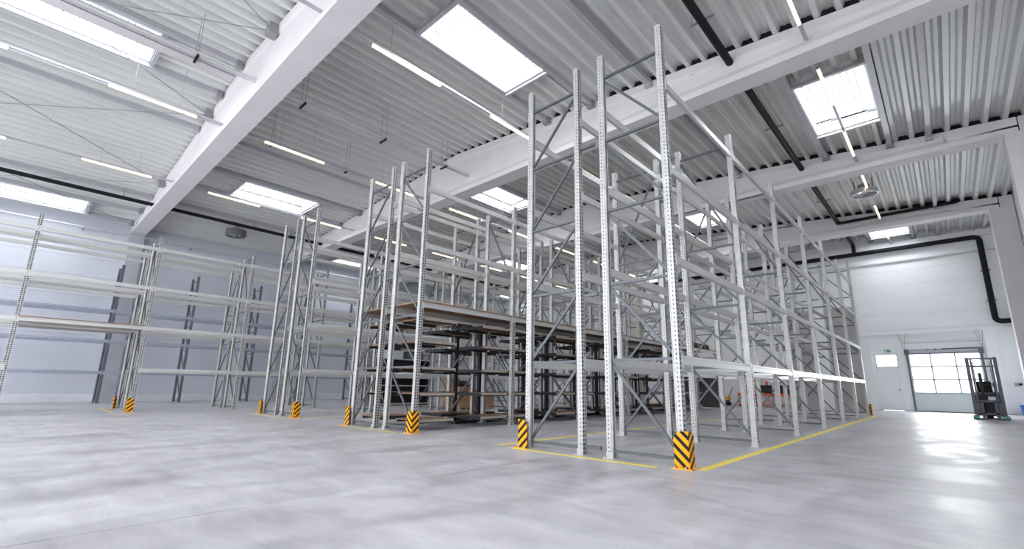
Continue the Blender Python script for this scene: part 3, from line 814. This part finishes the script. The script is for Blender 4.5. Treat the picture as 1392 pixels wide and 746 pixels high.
for y in (2.0, 7.0, 9.5, 15.5, 23.5, 29.5):
    put('pipe_clamp', MB().box(-3.4, -2.85, y - .02, y + .02, 9.28, 9.32).tube((-3.35, y, 9.3), (-3.35, y, zr(-3.35)), .01, 6).mesh('pipe_clamp', M_BRACK), bp)
b2 = thing('black_pipe', 'black drain pipe along the end wall, bending down beside the gate', 'pipe')
put('pipe_run', MB().path([(-22.0, YG - .28, 8.62), (2.02, YG - .28, 8.62), (2.02, YG - .28, 4.35), (XR + .0, YG - .28, 4.35)], .12).mesh('pipe_run', M_BLACK, True), b2)
for z in (6.9, 5.4):
    put('pipe_clamp', MB().box(1.84, 2.20, YG - .3, YG, z - .02, z + .02).mesh('pipe_clamp', M_BRACK), b2)
b3 = thing('black_pipe', 'short black branch pipe along the fourth girder, right of the main pipe', 'pipe')
yb4 = YB + 3 * SP - FW - .13
put('pipe_run', MB().path([(-3.1, yb4, 9.12), (1.35, yb4, 9.12), (1.35, yb4, zr(1.35) + .02)], .075).mesh('pipe_run', M_BLACK, True), b3)
b4 = thing('black_pipe', 'long black pipe under the roof at the left, above the left racks', 'pipe')
put('pipe_run', MB().tube((-26.0, YN, 8.92), (-26.0, YG - .4, 8.92), .085, 12).mesh('pipe_run', M_BLACK, True), b4)
for y in (2.3, 7.6, 14.5, 22.5): put('pipe_clamp', MB().box(-26.15, -25.85, y - .02, y + .02, 9.0, 9.04).tube((-26, y, 9.02), (-26, y, zr(-26)), .012, 6).mesh('pipe_clamp', M_BRACK), b4)
c1 = thing('cable_duct', 'slim white cable duct high on the left wall', 'cable duct')
put('duct_body', MB().box(XL + .5, XL + .62, YN, YG - .4, 8.36, 8.42).mesh('duct_body', M_SILVER), c1)
for y in (-1.5, 1.5, 6.0, 9.0, 14.0, 17.5, 22.0, 25.0): put('duct_bracket', MB().box(XL, XL + .6, y - .02, y + .02, 8.32, 8.36).mesh('duct_bracket', M_BRACK), c1)
c2 = thing('cable_duct', 'slim pale cable duct high on the end wall below the black pipe', 'cable duct')
put('duct_body', MB().box(-30, XR - .1, YG - .12, YG - .0, 7.92, 7.98).mesh('duct_body', M_SILVER), c2)
def fan(x, y, z, label, mr=None):
    mr = mr or M_SILVER
    f = thing('ceiling_fan', label, 'fan', (x, y, z), 'round roof fans')
    if mr is not M_SILVER: put('ring_skirt', MB().ring((0, 0), .48, .47, -.02, .26, 36).mesh('ring_skirt', mr, True), f)
    put('ring', MB().ring((0, 0), .46, .40, -.08, .10, 36).mesh('ring', mr, True), f)
    put('motor_housing', MB().tube((0, 0, .02), (0, 0, .35), .20, 20).mesh('motor_housing', M_BRACK, True), f)
    for i in range(6):
        a = i * math.pi / 3
        b = put('blade', MB().box(.16, .39, -.07, .07, -.01, .01).mesh('blade', M_SILVER), f, (0, 0, .0), (.35, 0, a))
    put('bracket', MB().box(-.32, -.28, -.03, .03, .0, zr(x) - z).box(.28, .32, -.03, .03, 0, zr(x) - z).box(-.42, .42, -.03, .03, .05, .09).mesh('bracket', M_BRACK), f)
fan(-1.55, 22.2, 8.80, 'round fan hanging below the roof at the right, beyond the third girder')
fan(-27.4, 7.2, 8.75, 'round dark grey fan below the roof at the left, above the left racks', mat('dark_fan_ring', (.16, .16, .18), .5))
fan(-11.0, 28.8, 8.8, 'round fan below the roof far behind the front rack')
# emergency exhaust box at the right wall
ex = thing('wall_hood', 'white angular duct hood on the right wall beside the black pipe', 'hood', (XR, 29.6, 4.2))
put('hood_body', MB().prism([(0, 0), (-.55, 0), (-.55, .45), (0, 1.2)], 'y', -.5, .5).mesh('hood_body', M_WHITE), ex)
put('hood_grille', MB().box(-.5, -.05, -.45, .45, -.03, 0).mesh('hood_grille', M_BRACK), ex)

# ------------------------------------------------------------------ forklift (stacker) in front of the gate
fk = thing('stacker_truck', 'dark grey forklift stacker with tall mast standing in front of the gate', 'forklift', (1.0, 26.6, 0))
M_MAST = mat('mast_steel', (.13, .13, .16), .45, .4, .1, 10)
for s in (-1, 1):
    x = s * .40
    rl = MB().box(x - .055, x + .055, -.50, -.36, .10, 2.36)
    rl.box(x - s * .11 - .03, x - s * .11 + .03, -.47, -.40, .12, 2.28)
    put('mast_rail', rl.mesh('mast_rail', M_MAST), fk)
    put('lift_chain', MB().box(x - s * .155 - .012, x - s * .155 + .012, -.46, -.44, .2, 2.2).mesh('lift_chain', M_TYRE), fk)
    put('support_arm', MB().box(x - .09, x + .03, -1.55, -.3, .06, .15).mesh('support_arm', M_MAST), fk)
    put('load_wheel', MB().tube((x - .13, -1.5, .07), (x + .06, -1.5, .07), .07, 16).mesh('load_wheel', M_GREEN, True), fk)
put('mast_crossbar', MB().box(-.42, .42, -.44, -.38, 2.28, 2.34).box(-.36, .36, -.40, -.36, 1.98, 2.04).box(-.42, .42, -.42, -.36, .14, .2).mesh('mast_crossbar', M_MAST), fk)
put('fork_carriage', MB().box(-.36, .36, -.56, -.50, .62, .70).box(-.36, .36, -.56, -.50, .16, .22).box(-.36, -.28, -.56, -.5, .2, .66).box(.28, .36, -.56, -.5, .2, .66).mesh('fork_carriage', M_MAST), fk)
for x in (-.2, .2): put('fork', MB().box(x - .05, x + .05, -1.45, -.52, .07, .11).box(x - .05, x + .05, -.56, -.52, .07, .66).mesh('fork', M_MAST), fk)
put('chassis', MB().prism([(-.36, .10), (.75, .10), (.80, .35), (.72, .95), (.2, 1.02), (-.30, .92)], 'x', -.38, .38).mesh('chassis', M_DARK), fk)
put('label_plate', MB().box(.02, .24, -.325, -.30, .68, .84).mesh('label_plate', M_WHITE), fk)
put('lift_cylinder', MB().tube((-.1, -.42, .15), (-.1, -.42, 1.55), .03, 12).tube((-.1, -.42, 1.2), (-.1, -.42, 1.75), .05, 12).mesh('lift_cylinder', M_DARK, True), fk)
put('steering_wheel', MB().ring((0, 0), .16, .13, -.012, .012, 24).box(-.14, .14, -.012, .012, -.01, .01).tube((0, 0, -.25), (0, 0, 0), .02, 8).mesh('steering_wheel', M_TYRE, True), fk, (.17, .15, 1.3), (.35, 0, 0))
put('seat', MB().prism([(.30, 1.0), (.70, 1.0), (.74, 1.42), (.64, 1.44), (.60, 1.12), (.30, 1.10)], 'x', -.22, .22).mesh('seat', M_TYRE), fk)
put('drive_wheel', MB().tube((-.1, .35, .12), (.1, .35, .12), .12, 18).mesh('drive_wheel', M_GREEN, True), fk)
